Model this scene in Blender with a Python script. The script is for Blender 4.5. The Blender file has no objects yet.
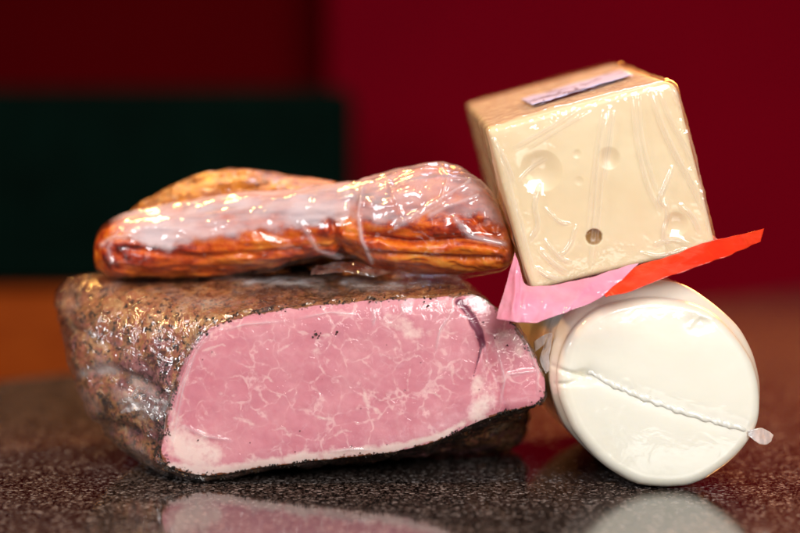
import bpy, bmesh, math, random
import numpy as np
from mathutils import Vector

random.seed(7)
rng = np.random.default_rng(7)
S = bpy.context.scene
C = S.collection

# ------------------------------------------------------------------ camera
PITCH = math.radians(3.5)
CAM = np.array([0.0, -0.97, 0.172])
FPX = 1889.0
cam = bpy.data.cameras.new('camera')
camo = bpy.data.objects.new('camera', cam)
C.objects.link(camo)
camo.location = CAM
camo.rotation_euler = (math.pi / 2 - PITCH, 0, 0)
cam.sensor_width = 36
cam.lens = 36 * FPX / 800
cam.clip_start = 0.02
cam.clip_end = 60
cam.dof.use_dof = True
cam.dof.focus_distance = 0.963
cam.dof.aperture_fstop = 3.2
S.camera = camo

# ------------------------------------------------------------------ world
w = bpy.data.worlds.new('World')
S.world = w
w.use_nodes = True
w.node_tree.nodes['Background'].inputs[0].default_value = (0.75, 0.82, 1.0, 1)
w.node_tree.nodes['Background'].inputs[1].default_value = 0.02


def area(name, loc, target, sx, sy, power, col):
    l = bpy.data.lights.new(name, 'AREA')
    l.shape = 'RECTANGLE'
    l.size, l.size_y = sx, sy
    l.energy = power
    l.color = col
    o = bpy.data.objects.new(name, l)
    C.objects.link(o)
    o.location = loc
    o.rotation_euler = (Vector(target) - Vector(loc)).to_track_quat('-Z', 'Y').to_euler()
    return o


area('window_light', (0.55, -1.75, 0.95), (0.02, 0, 0.06), 1.0, 0.9, 48, (1.0, 0.97, 0.93))
area('side_window_light', (-1.15, -0.75, 0.75), (0, 0.05, 0.08), 0.35, 0.5, 9, (0.92, 0.95, 1.0))
area('warm_ceiling_lamp', (-0.55, 1.15, 1.25), (0.0, 0.05, 0.08), 0.18, 0.18, 15, (1.0, 0.50, 0.13))
area('added_orange_rim_light', (0.50, 0.85, 0.68), (0.1, 0.0, 0.1), 0.5, 0.5, 28, (1.0, 0.36, 0.07))  # added unseen light, gives the log rim and block top an orange glow
area('cool_window_light', (0.05, 1.3, 1.35), (-0.02, 0.1, 0.08), 0.3, 0.2, 6, (0.6, 0.75, 1.0))

area('added_warm_glint_light', (-0.75, -0.15, 0.95), (-0.15, 0.02, 0.06), 0.08, 0.08, 6, (1.0, 0.55, 0.2))  # added unseen light for gold glints on the left of the rind

S.view_settings.view_transform = 'Standard'
S.view_settings.look = 'None'
S.view_settings.exposure = 0.1
S.view_settings.gamma = 1.0
S.cycles.max_bounces = 12
S.cycles.transparent_max_bounces = 24
S.cycles.caustics_reflective = False
S.cycles.caustics_refractive = False
S.cycles.sample_clamp_indirect = 6.0
try:
    S.cycles.use_denoising = True
except Exception:
    pass

# ------------------------------------------------------------------ geometry helpers
FWD = np.array([0, math.cos(PITCH), -math.sin(PITCH)])
UPV = np.array([0, math.sin(PITCH), math.cos(PITCH)])
RGT = np.array([1.0, 0, 0])


def ray(px, py):
    return FWD + RGT * (px - 400) / FPX + UPV * (266.5 - py) / FPX


def at(px, py, y):
    """point of the plane at depth y seen in direction (px, py)"""
    d = ray(px, py)
    return CAM + d * ((y - CAM[1]) / d[1])


def on_plane(px, py, P0, n):
    d = ray(px, py)
    return CAM + d * (np.dot(P0 - CAM, n) / np.dot(d, n))


def proj(P):
    v = P - CAM
    z = v @ FWD
    return 400 + FPX * (v @ RGT) / z, 266.5 - FPX * (v @ UPV) / z


_perm = rng.permutation(256)
_perm = np.concatenate([_perm, _perm, _perm])
_g = rng.normal(size=(256, 3))
_g /= np.linalg.norm(_g, axis=1)[:, None]


def perlin(P):
    P = np.asarray(P, float)
    i = np.floor(P).astype(int)
    f = P - i
    i &= 255
    u = f * f * f * (f * (f * 6 - 15) + 10)
    out = 0
    for dx in (0, 1):
        for dy in (0, 1):
            for dz in (0, 1):
                h = _perm[_perm[_perm[(i[..., 0] + dx) & 255] + ((i[..., 1] + dy) & 255)] + ((i[..., 2] + dz) & 255)]
                g = _g[h & 255]
                dd = f - np.array([dx, dy, dz])
                wx = u[..., 0] if dx else 1 - u[..., 0]
                wy = u[..., 1] if dy else 1 - u[..., 1]
                wz = u[..., 2] if dz else 1 - u[..., 2]
                out = out + wx * wy * wz * np.sum(g * dd, -1)
    return out * 1.5


def fbm(P, o=4, lac=2.1, gain=0.5):
    a, s, t = 1.0, 0, 0
    P = np.asarray(P, float)
    for k in range(o):
        s = s + a * perlin(P + 17.3 * k)
        t += a
        a *= gain
        P = P * lac
    return s / t


def ridged(P, o=3):
    a, s, t = 1.0, 0, 0
    P = np.asarray(P, float)
    for k in range(o):
        s = s + a * (1 - np.abs(perlin(P + 9.1 * k)) * 2.2)
        t += a
        a *= 0.5
        P = P * 2.0
    return np.clip(s / t, 0, 1)


def crv(pts, n, closed=True):
    """Catmull-Rom through pts, n samples per segment"""
    p = np.asarray(pts, float)
    m = len(p)
    out = []
    segs = m if closed else m - 1
    for i in range(segs):
        if closed:
            a, b, c, d = p[(i - 1) % m], p[i], p[(i + 1) % m], p[(i + 2) % m]
        else:
            b, c = p[i], p[i + 1]
            a = p[i - 1] if i > 0 else 2 * b - c
            d = p[i + 2] if i + 2 < m else 2 * c - b
        for k in range(n):
            t = k / n
            out.append(0.5 * (2 * b + (c - a) * t + (2 * a - 5 * b + 4 * c - d) * t * t + (3 * b - a - 3 * c + d) * t ** 3))
    if not closed:
        out.append(p[-1])
    return np.array(out)


def seg_dist(X, Y, poly):
    """distance in photo pixels from (X,Y) to a polyline, and position along it 0..1"""
    best = np.full(X.shape, 1e9)
    pos = np.zeros(X.shape)
    n = len(poly) - 1
    for i in range(n):
        ax, ay = poly[i]
        bx, by = poly[i + 1]
        L = (bx - ax) ** 2 + (by - ay) ** 2 + 1e-9
        t = np.clip(((X - ax) * (bx - ax) + (Y - ay) * (by - ay)) / L, 0, 1)
        d = np.hypot(X - ax - t * (bx - ax), Y - ay - t * (by - ay))
        m = d < best
        best = np.where(m, d, best)
        pos = np.where(m, (i + t) / n, pos)
    return best, pos


def link(o, parent=None):
    C.objects.link(o)
    if parent:
        o.parent = parent
    return o


def mesh_obj(name, V, F, mat, parent=None, attrs=None, smooth=True):
    me = bpy.data.meshes.new(name)
    me.from_pydata([tuple(v) for v in V], [], F)
    if smooth:
        me.polygons.foreach_set('use_smooth', [True] * len(me.polygons))
    if attrs:
        for k, a in attrs.items():
            at_ = me.attributes.new(k, 'FLOAT', 'POINT')
            at_.data.foreach_set('value', np.asarray(a, np.float32))
    me.materials.append(mat)
    me.update()
    bm = bmesh.new()
    bm.from_mesh(me)
    bmesh.ops.recalc_face_normals(bm, faces=bm.faces)
    bm.to_mesh(me)
    bm.free()
    return link(bpy.data.objects.new(name, me), parent)


def grid_faces(R, N, wrap, off=0):
    F = []
    for r in range(R - 1):
        for c in range(N if wrap else N - 1):
            c2 = (c + 1) % N
            F.append((off + r * N + c, off + r * N + c2, off + (r + 1) * N + c2, off + (r + 1) * N + c))
    return F


def rings_mesh(rings, close_start=False, close_end=False):
    """rings (R,N,3) -> verts, faces; ends closed with a centre vertex"""
    R, N = rings.shape[:2]
    V = rings.reshape(-1, 3)
    F = grid_faces(R, N, True)
    if close_start:
        V = np.vstack([V, rings[0].mean(0)])
        F += [(len(V) - 1, (c + 1) % N, c) for c in range(N)]
    if close_end:
        V = np.vstack([V, rings[-1].mean(0)])
        b = (R - 1) * N
        F += [(len(V) - 1, b + c, b + (c + 1) % N) for c in range(N)]
    return V, F


def cap_rings(ring, K, bulge, d, power=6):
    """concentric rings from the outline to its centre, bulging by -bulge*d"""
    c = ring.mean(0)
    rs = np.linspace(1, 0.004, K)
    return np.array([c + r * (ring - c) - d * bulge * (1 - r ** power) for r in rs])


def tag(o, label=None, cat=None, group=None, kind=None):
    if label: o['label'] = label
    if cat: o['category'] = cat
    if group: o['group'] = group
    if kind: o['kind'] = kind
    return o


def empty(name, loc, label, cat):
    o = bpy.data.objects.new(name, None)
    o.empty_display_size = 0.02
    o.location = loc
    link(o)
    return tag(o, label, cat)


def adopt(root):
    """children were modelled in world space: keep them there"""
    for ch in root.children:
        ch.location = -Vector(root.location)


# ------------------------------------------------------------------ node helpers
class NT:
    def __init__(self, name):
        self.m = bpy.data.materials.new(name)
        self.m.use_nodes = True
        self.t = self.m.node_tree
        self.t.nodes.clear()
        self.out = self.t.nodes.new('ShaderNodeOutputMaterial')

    def n(self, typ, ins=None, **props):
        x = self.t.nodes.new('ShaderNode' + typ)
        for k, v in props.items():
            setattr(x, k, v)
        for k, v in (ins or {}).items():
            s = x.inputs[k]
            if hasattr(v, 'links') or hasattr(v, 'is_output'):
                self.t.links.new(v, s)
            else:
                s.default_value = v
        return x

    def surf(self, s):
        self.t.links.new(s, self.out.inputs['Surface'])

    def pos(self, scale=(1, 1, 1), rot=(0, 0, 0)):
        g = self.n('NewGeometry')
        return self.n('Mapping', {'Vector': g.outputs['Position'], 'Scale': scale, 'Rotation': rot}).outputs[0]

    def noise(self, vec, scale, detail=4, rough=0.5, dist=0.0):
        return self.n('TexNoise', {'Vector': vec, 'Scale': scale, 'Detail': detail, 'Roughness': rough, 'Distortion': dist}).outputs[0]

    def vor(self, vec, scale, feature='F1', out='Distance', rnd=1.0):
        return self.n('TexVoronoi', {'Vector': vec, 'Scale': scale, 'Randomness': rnd}, feature=feature).outputs[out]

    def ramp(self, fac, stops, interp='LINEAR'):
        r = self.n('ValToRGB', {'Fac': fac})
        cr = r.color_ramp
        cr.interpolation = interp
        while len(cr.elements) < len(stops):
            cr.elements.new(0.5)
        for e, (p, c) in zip(cr.elements, stops):
            e.position = p
            e.color = c if len(c) == 4 else (*c, 1)
        return r.outputs[0]

    def step(self, fac, a, b):
        return self.n('MapRange', {'Value': fac, 'From Min': a, 'From Max': b, 'To Min': 0.0, 'To Max': 1.0}).outputs[0]

    def math(self, op, a, b=0.0, clamp=False):
        x = self.n('Math', operation=op, use_clamp=clamp)
        for k, v in ((0, a), (1, b)):
            if hasattr(v, 'is_output'):
                self.t.links.new(v, x.inputs[k])
            else:
                x.inputs[k].default_value = v
        return x.outputs[0]

    def mix(self, fac, a, b, blend='MIX'):
        x = self.n('Mix', data_type='RGBA', blend_type=blend)
        for k, v in ((0, fac), (6, a), (7, b)):
            if hasattr(v, 'is_output'):
                self.t.links.new(v, x.inputs[k])
            else:
                x.inputs[k].default_value = v if k == 0 or len(v) == 4 else (*v, 1)
        return x.outputs[2]

    def attr(self, name):
        return self.n('Attribute', attribute_name=name).outputs['Fac']

    def bump(self, h, dist, strength=1.0, normal=None):
        ins = {'Height': h, 'Distance': dist, 'Strength': strength}
        if normal is not None:
            ins['Normal'] = normal
        return self.n('Bump', ins).outputs[0]

    def bsdf(self, **k):
        m = {'color': 'Base Color', 'rough': 'Roughness', 'normal': 'Normal', 'sss': 'Subsurface Weight',
             'sssr': 'Subsurface Radius', 'ssss': 'Subsurface Scale', 'coat': 'Coat Weight', 'coatr': 'Coat Roughness',
             'coatn': 'Coat Normal', 'spec': 'Specular IOR Level', 'trans': 'Transmission Weight', 'ior': 'IOR',
             'coati': 'Coat IOR', 'sheen': 'Sheen Weight'}
        ins = {}
        for a, v in k.items():
            if a == 'color' and not hasattr(v, 'is_output'):
                v = (*v, 1)
            ins[m[a]] = v
        return self.n('BsdfPrincipled', ins).outputs[0]


# ------------------------------------------------------------------ materials
def mat_granite():
    t = NT('granite')
    p = t.pos()
    n1 = t.noise(p, 460, 3, 0.65)
    n2 = t.noise(p, 1100, 2, 0.6)
    n3 = t.noise(p, 160, 3, 0.6)
    v = t.vor(p, 640, out='Color')
    vb = t.n('RGBToBW', {0: v}).outputs[0]
    s = t.math('ADD', t.math('MULTIPLY', n1, 0.28), t.math('MULTIPLY', vb, 0.52))
    s = t.math('ADD', s, t.math('MULTIPLY', n3, 0.25))
    c = t.ramp(s, [(0.42, (0.002, 0.002, 0.002)), (0.53, (0.006, 0.004, 0.0035)), (0.60, (0.022, 0.011, 0.009)),
                   (0.66, (0.11, 0.080, 0.070)), (0.75, (0.38, 0.33, 0.32))])
    vc = t.n('RGBToBW', {0: t.vor(t.pos((1, 1, 1), (0.3, 0.5, 0.8)), 1300, out='Color')}).outputs[0]
    c = t.mix(t.math('MULTIPLY', t.step(t.math('ADD', vc, t.math('MULTIPLY', n2, 0.2)), 0.84, 0.90), 0.7), c, (0.24, 0.18, 0.16))
    sm = t.noise(p, 14, 4, 0.6)
    rgh = t.math('ADD', 0.03, t.math('MULTIPLY', sm, 0.05))
    rgh = t.math('ADD', rgh, t.math('MULTIPLY', n1, 0.05))
    nb = t.bump(n1, 0.00002, 0.5)
    t.surf(t.bsdf(color=c, rough=rgh, normal=nb, ior=1.5))
    return t.m


def mat_plain(name, col, rough=0.7, var=0.15, sc=8, bump=0.0003, bsc=300, spec=0.3):
    t = NT(name)
    p = t.pos()
    n = t.noise(p, sc, 5, 0.6)
    c = t.mix(t.step(n, 0.3, 0.7), tuple(x * (1 - var) for x in col), tuple(min(1, x * (1 + var)) for x in col))
    t.surf(t.bsdf(color=c, rough=rough, normal=t.bump(t.noise(p, bsc, 3), bump, 0.5), spec=spec))
    return t.m


def mat_wood():
    t = NT('orange_wood')
    p = t.pos((1, 1, 6))
    n = t.noise(p, 9, 6, 0.6, 1.2)
    c = t.ramp(n, [(0.3, (0.24, 0.034, 0.002)), (0.55, (0.36, 0.065, 0.004)), (0.75, (0.44, 0.09, 0.007))])
    t.surf(t.bsdf(color=c, rough=0.6, spec=0.08, normal=t.bump(n, 0.0006, 0.4)))
    return t.m


def mat_cut_face():
    t = NT('pink_cut_meat')
    p0 = t.pos()
    nz = t.n('TexNoise', {'Vector': p0, 'Scale': 70.0, 'Detail': 3.0})
    d = t.n('VectorMath', {0: nz.outputs['Color'], 1: (0.5, 0.5, 0.5)}, operation='SUBTRACT').outputs[0]
    d = t.n('VectorMath', {0: d, 'Scale': 0.022}, operation='SCALE').outputs[0]
    p = t.n('VectorMath', {0: p0, 1: d}, operation='ADD').outputs[0]
    big = t.noise(p0, 30, 4, 0.55)
    mid = t.noise(p0, 110, 5, 0.65)
    fine = t.noise(p0, 900, 3, 0.6)
    base = t.ramp(t.math('ADD', t.math('MULTIPLY', big, 0.6), t.math('MULTIPLY', mid, 0.4)),
                  [(0.36, (0.60, 0.19, 0.245)), (0.5, (0.66, 0.24, 0.295)), (0.64, (0.72, 0.31, 0.35))])
    base = t.mix(t.math('MULTIPLY', t.step(fine, 0.35, 0.75), 0.35), base, (0.66, 0.25, 0.28))
    # marbling: thin uneven fat veins between muscle bundles
    e1 = t.vor(p, 74, 'DISTANCE_TO_EDGE')
    e2 = t.vor(p, 130, 'DISTANCE_TO_EDGE')
    m1 = t.noise(p0, 48, 3, 0.6)
    m2 = t.noise(p0, 95, 3, 0.6)
    w1 = t.math('MULTIPLY', t.step(m1, 0.40, 0.70), 0.12)
    v1 = t.math('SUBTRACT', 1.0, t.math('DIVIDE', e1, t.math('ADD', w1, 0.003)), clamp=True)
    v1 = t.math('MULTIPLY', t.math('MULTIPLY', t.step(v1, 0.0, 0.55), t.step(t.noise(p0, 330, 3, 0.6), 0.36, 0.56)), t.step(m1, 0.40, 0.54))
    w2 = t.math('MULTIPLY', t.step(m2, 0.48, 0.72), 0.12)
    v2 = t.math('SUBTRACT', 1.0, t.math('DIVIDE', e2, t.math('ADD', w2, 0.003)), clamp=True)
    v2 = t.math('MULTIPLY', t.math('MULTIPLY', t.step(v2, 0.0, 1.0), t.step(m2, 0.48, 0.62)), 0.35)
    soft = t.math('MULTIPLY', t.math('SUBTRACT', 1.0, t.step(e1, 0.0, 0.10), clamp=True), 0.18)
    fatv = t.math('MAXIMUM', t.math('MAXIMUM', v1, v2), soft, clamp=True)
    fa = t.attr('fat')
    fedge = t.math('ADD', fa, t.math('MULTIPLY', t.math('SUBTRACT', mid, 0.5), 2.2))
    fatm = t.step(fedge, 0.35, 0.95)
    c = t.mix(t.math('MULTIPLY', fatv, 0.58), base, (0.88, 0.56, 0.55))
    c = t.mix(t.math('MULTIPLY', fatm, 0.88), c, (0.90, 0.68, 0.62))
    cr = t.attr('crack')
    c = t.mix(t.step(t.math('ADD', cr, t.math('MULTIPLY', t.math('SUBTRACT', mid, 0.5), 0.9)), 0.30, 0.60), c, (0.22, 0.045, 0.085))
    ed = t.math('ADD', t.attr('edge'), t.math('MULTIPLY', t.math('SUBTRACT', t.noise(p0, 260, 4, 0.6), 0.5), 1.3))
    c = t.mix(t.step(ed, 0.62, 0.75), c, (0.23, 0.07, 0.03))
    pep = t.noise(p0, 700, 2, 0.5)
    c = t.mix(t.math('MULTIPLY', t.step(pep, 0.60, 0.64), t.step(ed, 0.42, 0.6)), c, (0.012, 0.008, 0.006))
    sp = t.vor(p0, 210)
    spm = t.math('MULTIPLY', t.math('SUBTRACT', 1.0, t.step(sp, 0.05, 0.10), clamp=True),
                 t.step(t.noise(p0, 160, 1), 0.62, 0.66))
    c = t.mix(spm, c, (0.10, 0.02, 0.02))
    h = t.math('ADD', t.math('MULTIPLY', fine, 0.3), mid)
    nb = t.bump(h, 0.00025, 0.6)
    cw = t.noise(t.pos((1, 1, 1.6)), 90, 4, 0.6, 0.8)
    cn = t.bump(cw, 0.0006, 0.6)
    t.surf(t.bsdf(color=c, rough=0.42, normal=nb, sss=0.25, sssr=(1.0, 0.35, 0.25), ssss=0.004,
                  coat=0.45, coatr=0.12, coatn=cn))
    return t.m


def mat_rind():
    t = NT('peppered_herb_rind')
    p0 = t.pos()
    ps = t.pos((1, 0.45, 1))
    big = t.noise(ps, 34, 4, 0.6, 0.6)
    mid = t.noise(t.pos((1, 0.5, 0.6), (0, 0.5, 0)), 170, 5, 0.75, 0.9)
    fine = t.noise(p0, 620, 3, 0.7)
    s = t.math('ADD', t.math('MULTIPLY', big, 0.55), t.math('MULTIPLY', mid, 0.45))
    c = t.ramp(s, [(0.38, (0.012, 0.006, 0.005)), (0.44, (0.13, 0.040, 0.016)), (0.48, (0.40, 0.18, 0.055)),
                   (0.52, (0.38, 0.085, 0.070)), (0.56, (0.58, 0.30, 0.11)), (0.62, (0.68, 0.44, 0.33))])
    # purplish lean patches low on the flank
    lean = t.step(t.noise(p0, 42, 3, 0.6), 0.50, 0.60)
    sep = t.n('SeparateXYZ', {0: p0}).outputs
    low = t.math('MULTIPLY', t.math('SUBTRACT', 1.0, t.step(sep[2], 0.070, 0.098), clamp=True), lean)
    c = t.mix(t.math('MULTIPLY', low, 0.95), c, t.mix(t.step(mid, 0.4, 0.6), (0.12, 0.022, 0.035), (0.48, 0.20, 0.22)))
    # more golden towards the top
    top = t.math('MULTIPLY', t.step(sep[2], 0.075, 0.095), t.step(big, 0.42, 0.55))
    c = t.mix(t.math('MULTIPLY', top, 0.4), c, (0.52, 0.23, 0.05))
    # herbs and pepper
    c = t.mix(t.step(t.noise(ps, 300, 4, 0.75), 0.535, 0.585), c, (0.022, 0.014, 0.010))
    v = t.vor(t.n('VectorMath', {0: p0, 1: t.n('VectorMath', {0: t.n('TexNoise', {'Vector': p0, 'Scale': 500.0}).outputs['Color'], 'Scale': 0.002}, operation='SCALE').outputs[0]}, operation='ADD').outputs[0], 340)
    m = t.math('MULTIPLY', t.math('SUBTRACT', 1.0, t.step(v, 0.22, 0.32), clamp=True), t.step(t.noise(p0, 80, 3), 0.50, 0.60))
    c = t.mix(m, c, (0.012, 0.009, 0.008))
    v2 = t.vor(t.pos((1, 1, 1.2), (0.3, 0.2, 0.1)), 600)
    m2 = t.math('MULTIPLY', t.math('SUBTRACT', 1.0, t.step(v2, 0.16, 0.25), clamp=True), t.step(t.noise(p0, 120, 3), 0.52, 0.6))
    c = t.mix(m2, c, (0.60, 0.42, 0.20))
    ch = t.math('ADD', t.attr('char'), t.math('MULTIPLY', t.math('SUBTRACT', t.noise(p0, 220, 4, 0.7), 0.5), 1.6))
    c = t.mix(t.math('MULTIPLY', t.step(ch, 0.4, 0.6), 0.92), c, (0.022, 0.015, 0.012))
    h = t.math('ADD', t.math('MULTIPLY', fine, 0.35), t.math('SUBTRACT', mid, t.math('MULTIPLY', m, 0.5)))
    nb = t.bump(h, 0.0022, 0.9)
    ck = t.math('ADD', t.noise(t.pos((1, 0.6, 1)), 210, 4, 0.65, 1.0), t.math('MULTIPLY', t.vor(p0, 260), 0.5))
    cn = t.bump(ck, 0.0045, 1.0)
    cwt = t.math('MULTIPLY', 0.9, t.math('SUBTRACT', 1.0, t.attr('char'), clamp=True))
    t.surf(t.bsdf(color=c, rough=0.6, spec=0.25, normal=nb, coat=cwt, coatr=0.10, coatn=cn))
    return t.m


def mat_film(name, milk=0.0, crink=200, bd=0.0008, gloss=1.0, tint=(0.97, 0.97, 0.97), milkcol=(0.86, 0.84, 0.86), rough=0.06):
    """clear vacuum-bag plastic; 'milk' attribute or constant makes it cloudy"""
    t = NT(name)
    p = t.pos()
    b = t.bump(t.noise(p, crink, 3, 0.6, 0.8), bd, 1.0)
    fc_ = t.n('LayerWeight', {'Blend': 0.5, 'Normal': b}).outputs['Facing']   # thin sheet: the same from both sides
    fr = t.math('ADD', 0.07, t.math('MULTIPLY', t.math('POWER', fc_, 4.0), 0.6))
    fr = t.math('MULTIPLY', fr, gloss, clamp=True)
    tr = t.n('BsdfTransparent', {'Color': (*tint, 1)}).outputs[0]
    gl = t.n('BsdfGlossy', {'Color': (1, 1, 1, 1), 'Roughness': rough, 'Normal': b}).outputs[0]
    df = t.n('BsdfDiffuse', {'Color': (*milkcol, 1), 'Normal': b}).outputs[0]
    tl = t.n('BsdfTranslucent', {'Color': (*milkcol, 1), 'Normal': b}).outputs[0]
    mk = t.n('MixShader', {0: 0.35, 1: df, 2: tl}).outputs[0]
    mf = t.math('ADD', t.attr('milk'), milk, clamp=True)
    m1 = t.n('MixShader', {0: mf, 1: tr, 2: mk}).outputs[0]
    m2 = t.n('MixShader', {0: fr, 1: m1, 2: gl}).outputs[0]
    t.surf(m2)
    return t.m


def mat_smoked():
    t = NT('orange_smoked_meat')
    p0 = t.pos()
    ps = t.pos((0.35, 1, 1.3), (0, 0.25, 0))
    big = t.noise(ps, 60, 4, 0.6, 0.8)
    mid = t.noise(p0, 220, 4, 0.65)
    s = t.math('ADD', t.math('MULTIPLY', big, 0.7), t.math('MULTIPLY', mid, 0.3))
    c = t.ramp(s, [(0.34, (0.07, 0.004, 0.002)), (0.43, (0.34, 0.022, 0.002)), (0.50, (0.62, 0.085, 0.003)),
                   (0.58, (0.76, 0.17, 0.007)), (0.68, (0.84, 0.32, 0.04))])
    nb = t.bump(s, 0.0012, 0.8)
    cn = t.bump(t.noise(p0, 80, 3, 0.5, 1.0), 0.0018, 0.8)
    t.surf(t.bsdf(color=c, rough=0.42, normal=nb, sss=0.15, sssr=(1, 0.3, 0.1), ssss=0.004, coat=0.3, coatr=0.14, coatn=cn))
    return t.m


def mat_golden():
    t = NT('golden_smoked_skin')
    p0 = t.pos()
    big = t.noise(p0, 70, 4, 0.6, 0.5)
    mid = t.noise(p0, 300, 4, 0.65)
    s = t.math('ADD', t.math('MULTIPLY', big, 0.6), t.math('MULTIPLY', mid, 0.4))
    c = t.ramp(s, [(0.38, (0.06, 0.010, 0.001)), (0.46, (0.26, 0.060, 0.002)), (0.56, (0.44, 0.135, 0.003)), (0.64, (0.66, 0.28, 0.012))])
    nb = t.bump(s, 0.002, 0.9)
    cn = t.bump(t.math('ADD', t.noise(p0, 200, 4, 0.6, 0.8), t.math('MULTIPLY', t.vor(p0, 180), 0.6)), 0.004, 1.0)
    t.surf(t.bsdf(color=c, rough=0.4, normal=nb, coat=1.0, coatr=0.12, coatn=cn))
    return t.m


def mat_swiss():
    t = NT('swiss_cheese')
    p = t.pos()
    n = t.noise(p, 22, 4, 0.55)
    n2 = t.noise(p, 260, 3, 0.6)
    c = t.ramp(n, [(0.3, (0.92, 0.70, 0.43)), (0.7, (0.95, 0.77, 0.51))])
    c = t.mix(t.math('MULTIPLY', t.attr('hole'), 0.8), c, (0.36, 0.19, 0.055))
    nb = t.bump(t.math('ADD', n, t.math('MULTIPLY', n2, 0.1)), 0.0008, 0.5)
    t.surf(t.bsdf(color=c, rough=0.42, normal=nb, sss=0.35, sssr=(1.0, 0.75, 0.45), ssss=0.006, coat=0.25, coatr=0.2))
    return t.m


def mat_log():
    t = NT('ivory_cheese')
    p = t.pos()
    n = t.noise(p, 18, 4, 0.55)
    c = t.ramp(n, [(0.3, (0.81, 0.78, 0.66)), (0.7, (0.84, 0.81, 0.71))])
    nb = t.bump(t.noise(p, 45, 3, 0.5), 0.0012, 0.5)
    cn = t.bump(t.noise(p, 75, 3, 0.5, 0.6), 0.0010, 0.7)
    t.surf(t.bsdf(color=c, rough=0.4, normal=nb, sss=0.35, sssr=(1.0, 0.85, 0.6), ssss=0.006, coat=1.0, coatr=0.12, coati=1.6, coatn=cn))
    return t.m


def mat_sheet(name, col, trans=0.3, rough=0.3, crink=120, bd=0.001, col2=None):
    t = NT(name)
    p = t.pos()
    n = t.noise(p, 45, 4, 0.6, 0.6)
    c = t.mix(t.step(n, 0.35, 0.7), col, col2 or tuple(min(1, x * 1.15) for x in col))
    b = t.bump(t.noise(p, crink, 3, 0.6, 0.8), bd, 0.9)
    pr = t.bsdf(color=c, rough=rough, normal=b, coat=0.4, coatr=0.1)
    tl = t.n('BsdfTranslucent', {'Color': c, 'Normal': b}).outputs[0]
    t.surf(t.n('MixShader', {0: trans, 1: pr, 2: tl}).outputs[0])
    return t.m


M = dict(granite=mat_granite(), cut=mat_cut_face(), rind=mat_rind(), smoked=mat_smoked(), golden=mat_golden(),
         swiss=mat_swiss(), log=mat_log(), wood=mat_wood(),
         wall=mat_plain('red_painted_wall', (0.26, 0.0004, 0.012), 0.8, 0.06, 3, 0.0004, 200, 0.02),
         wall_shaded=mat_plain('shaded_red_painted_wall', (0.15, 0.0005, 0.003), 0.8, 0.06, 3, 0.0004, 200, 0.02),  # same red paint, with the left wall's shade put into the colour
         green=mat_plain('dark_green_upholstery', (0.0009, 0.0075, 0.0055), 0.8, 0.3, 12, 0.0006, 400, 0.03),
         floor=mat_plain('brown_floor', (0.10, 0.05, 0.03), 0.5, 0.2, 5),
         film=mat_film('clear_bag_film', 0.0, 160, 0.0009),
         filmface=mat_film('thin_clinging_film', 0.0, 160, 0.0006, 0.5),
         filmcling=mat_film('clinging_bag_film', 0.0, 150, 0.0018, 1.7, rough=0.04),
         filmmilk=mat_film('cloudy_bag_film', 0.0, 45, 0.0010, 0.75, rough=0.10, milkcol=(0.80, 0.74, 0.80)),
         filmtab=mat_film('folded_bag_film', 0.5, 90, 0.0015, 1.6, milkcol=(0.92, 0.91, 0.93)),
         filmblock=mat_film('taut_bag_film', 0.0, 45, 0.0006, 1.0),
         pink=mat_sheet('pink_translucent_plastic', (0.90, 0.36, 0.52), 0.35, 0.16, 50, 0.0018, (0.93, 0.52, 0.68)),
         red=mat_sheet('red_printed_plastic', (0.80, 0.035, 0.010), 0.2, 0.3, 90, 0.0008, (0.88, 0.06, 0.015)),
         label=mat_plain('white_label_paper', (0.50, 0.50, 0.78), 0.35, 0.08, 60),
         pepper=mat_plain('black_pepper', (0.018, 0.013, 0.010), 0.5, 0.5, 300))


# ------------------------------------------------------------------ the setting
def sheet(name, pts, mat, thick=None):
    n = len(pts)
    V = [tuple(p) for p in pts]
    if thick:
        V += [(p[0], p[1], p[2] - thick) for p in pts]
        F = [tuple(range(n)), tuple(range(2 * n - 1, n - 1, -1))] + [(i, i + n, (i + 1) % n + n, (i + 1) % n) for i in range(n)]
    else:
        F = [tuple(range(n))]
    return mesh_obj(name, np.array(V), F, mat, smooth=False)


def edge_y(x):
    return 0.444 + 1.19 * (x + 0.299)


tbl = sheet('granite_tabletop', [(-1.1, -1.3, 0), (1.05, -1.3, 0), (1.05, edge_y(1.05), 0), (-0.62, edge_y(-0.62), 0), (-1.1, edge_y(-1.1) , 0)], M['granite'], 0.035)
tag(tbl, kind='structure')
bv = tbl.modifiers.new('bevel', 'BEVEL'); bv.width = 0.004; bv.segments = 3; bv.limit_method = 'ANGLE'
tag(sheet('floor', [(-4, -3, -0.74), (4, -3, -0.74), (4, 4.5, -0.74), (-4, 4.5, -0.74)], M['floor']), kind='structure')
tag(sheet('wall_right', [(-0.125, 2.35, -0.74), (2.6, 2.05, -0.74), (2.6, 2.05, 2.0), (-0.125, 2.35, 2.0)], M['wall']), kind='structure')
tag(sheet('wall_left', [(-3.0, 2.75, -0.74), (-0.125, 2.75, -0.74), (-0.125, 2.75, 2.0), (-3.0, 2.75, 2.0)], M['wall_shaded']), kind='structure')
tag(sheet('wall_return', [(-0.125, 2.75, -0.74), (-0.125, 2.35, -0.74), (-0.125, 2.35, 2.0), (-0.125, 2.75, 2.0)], M['wall_shaded']), kind='structure')


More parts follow.
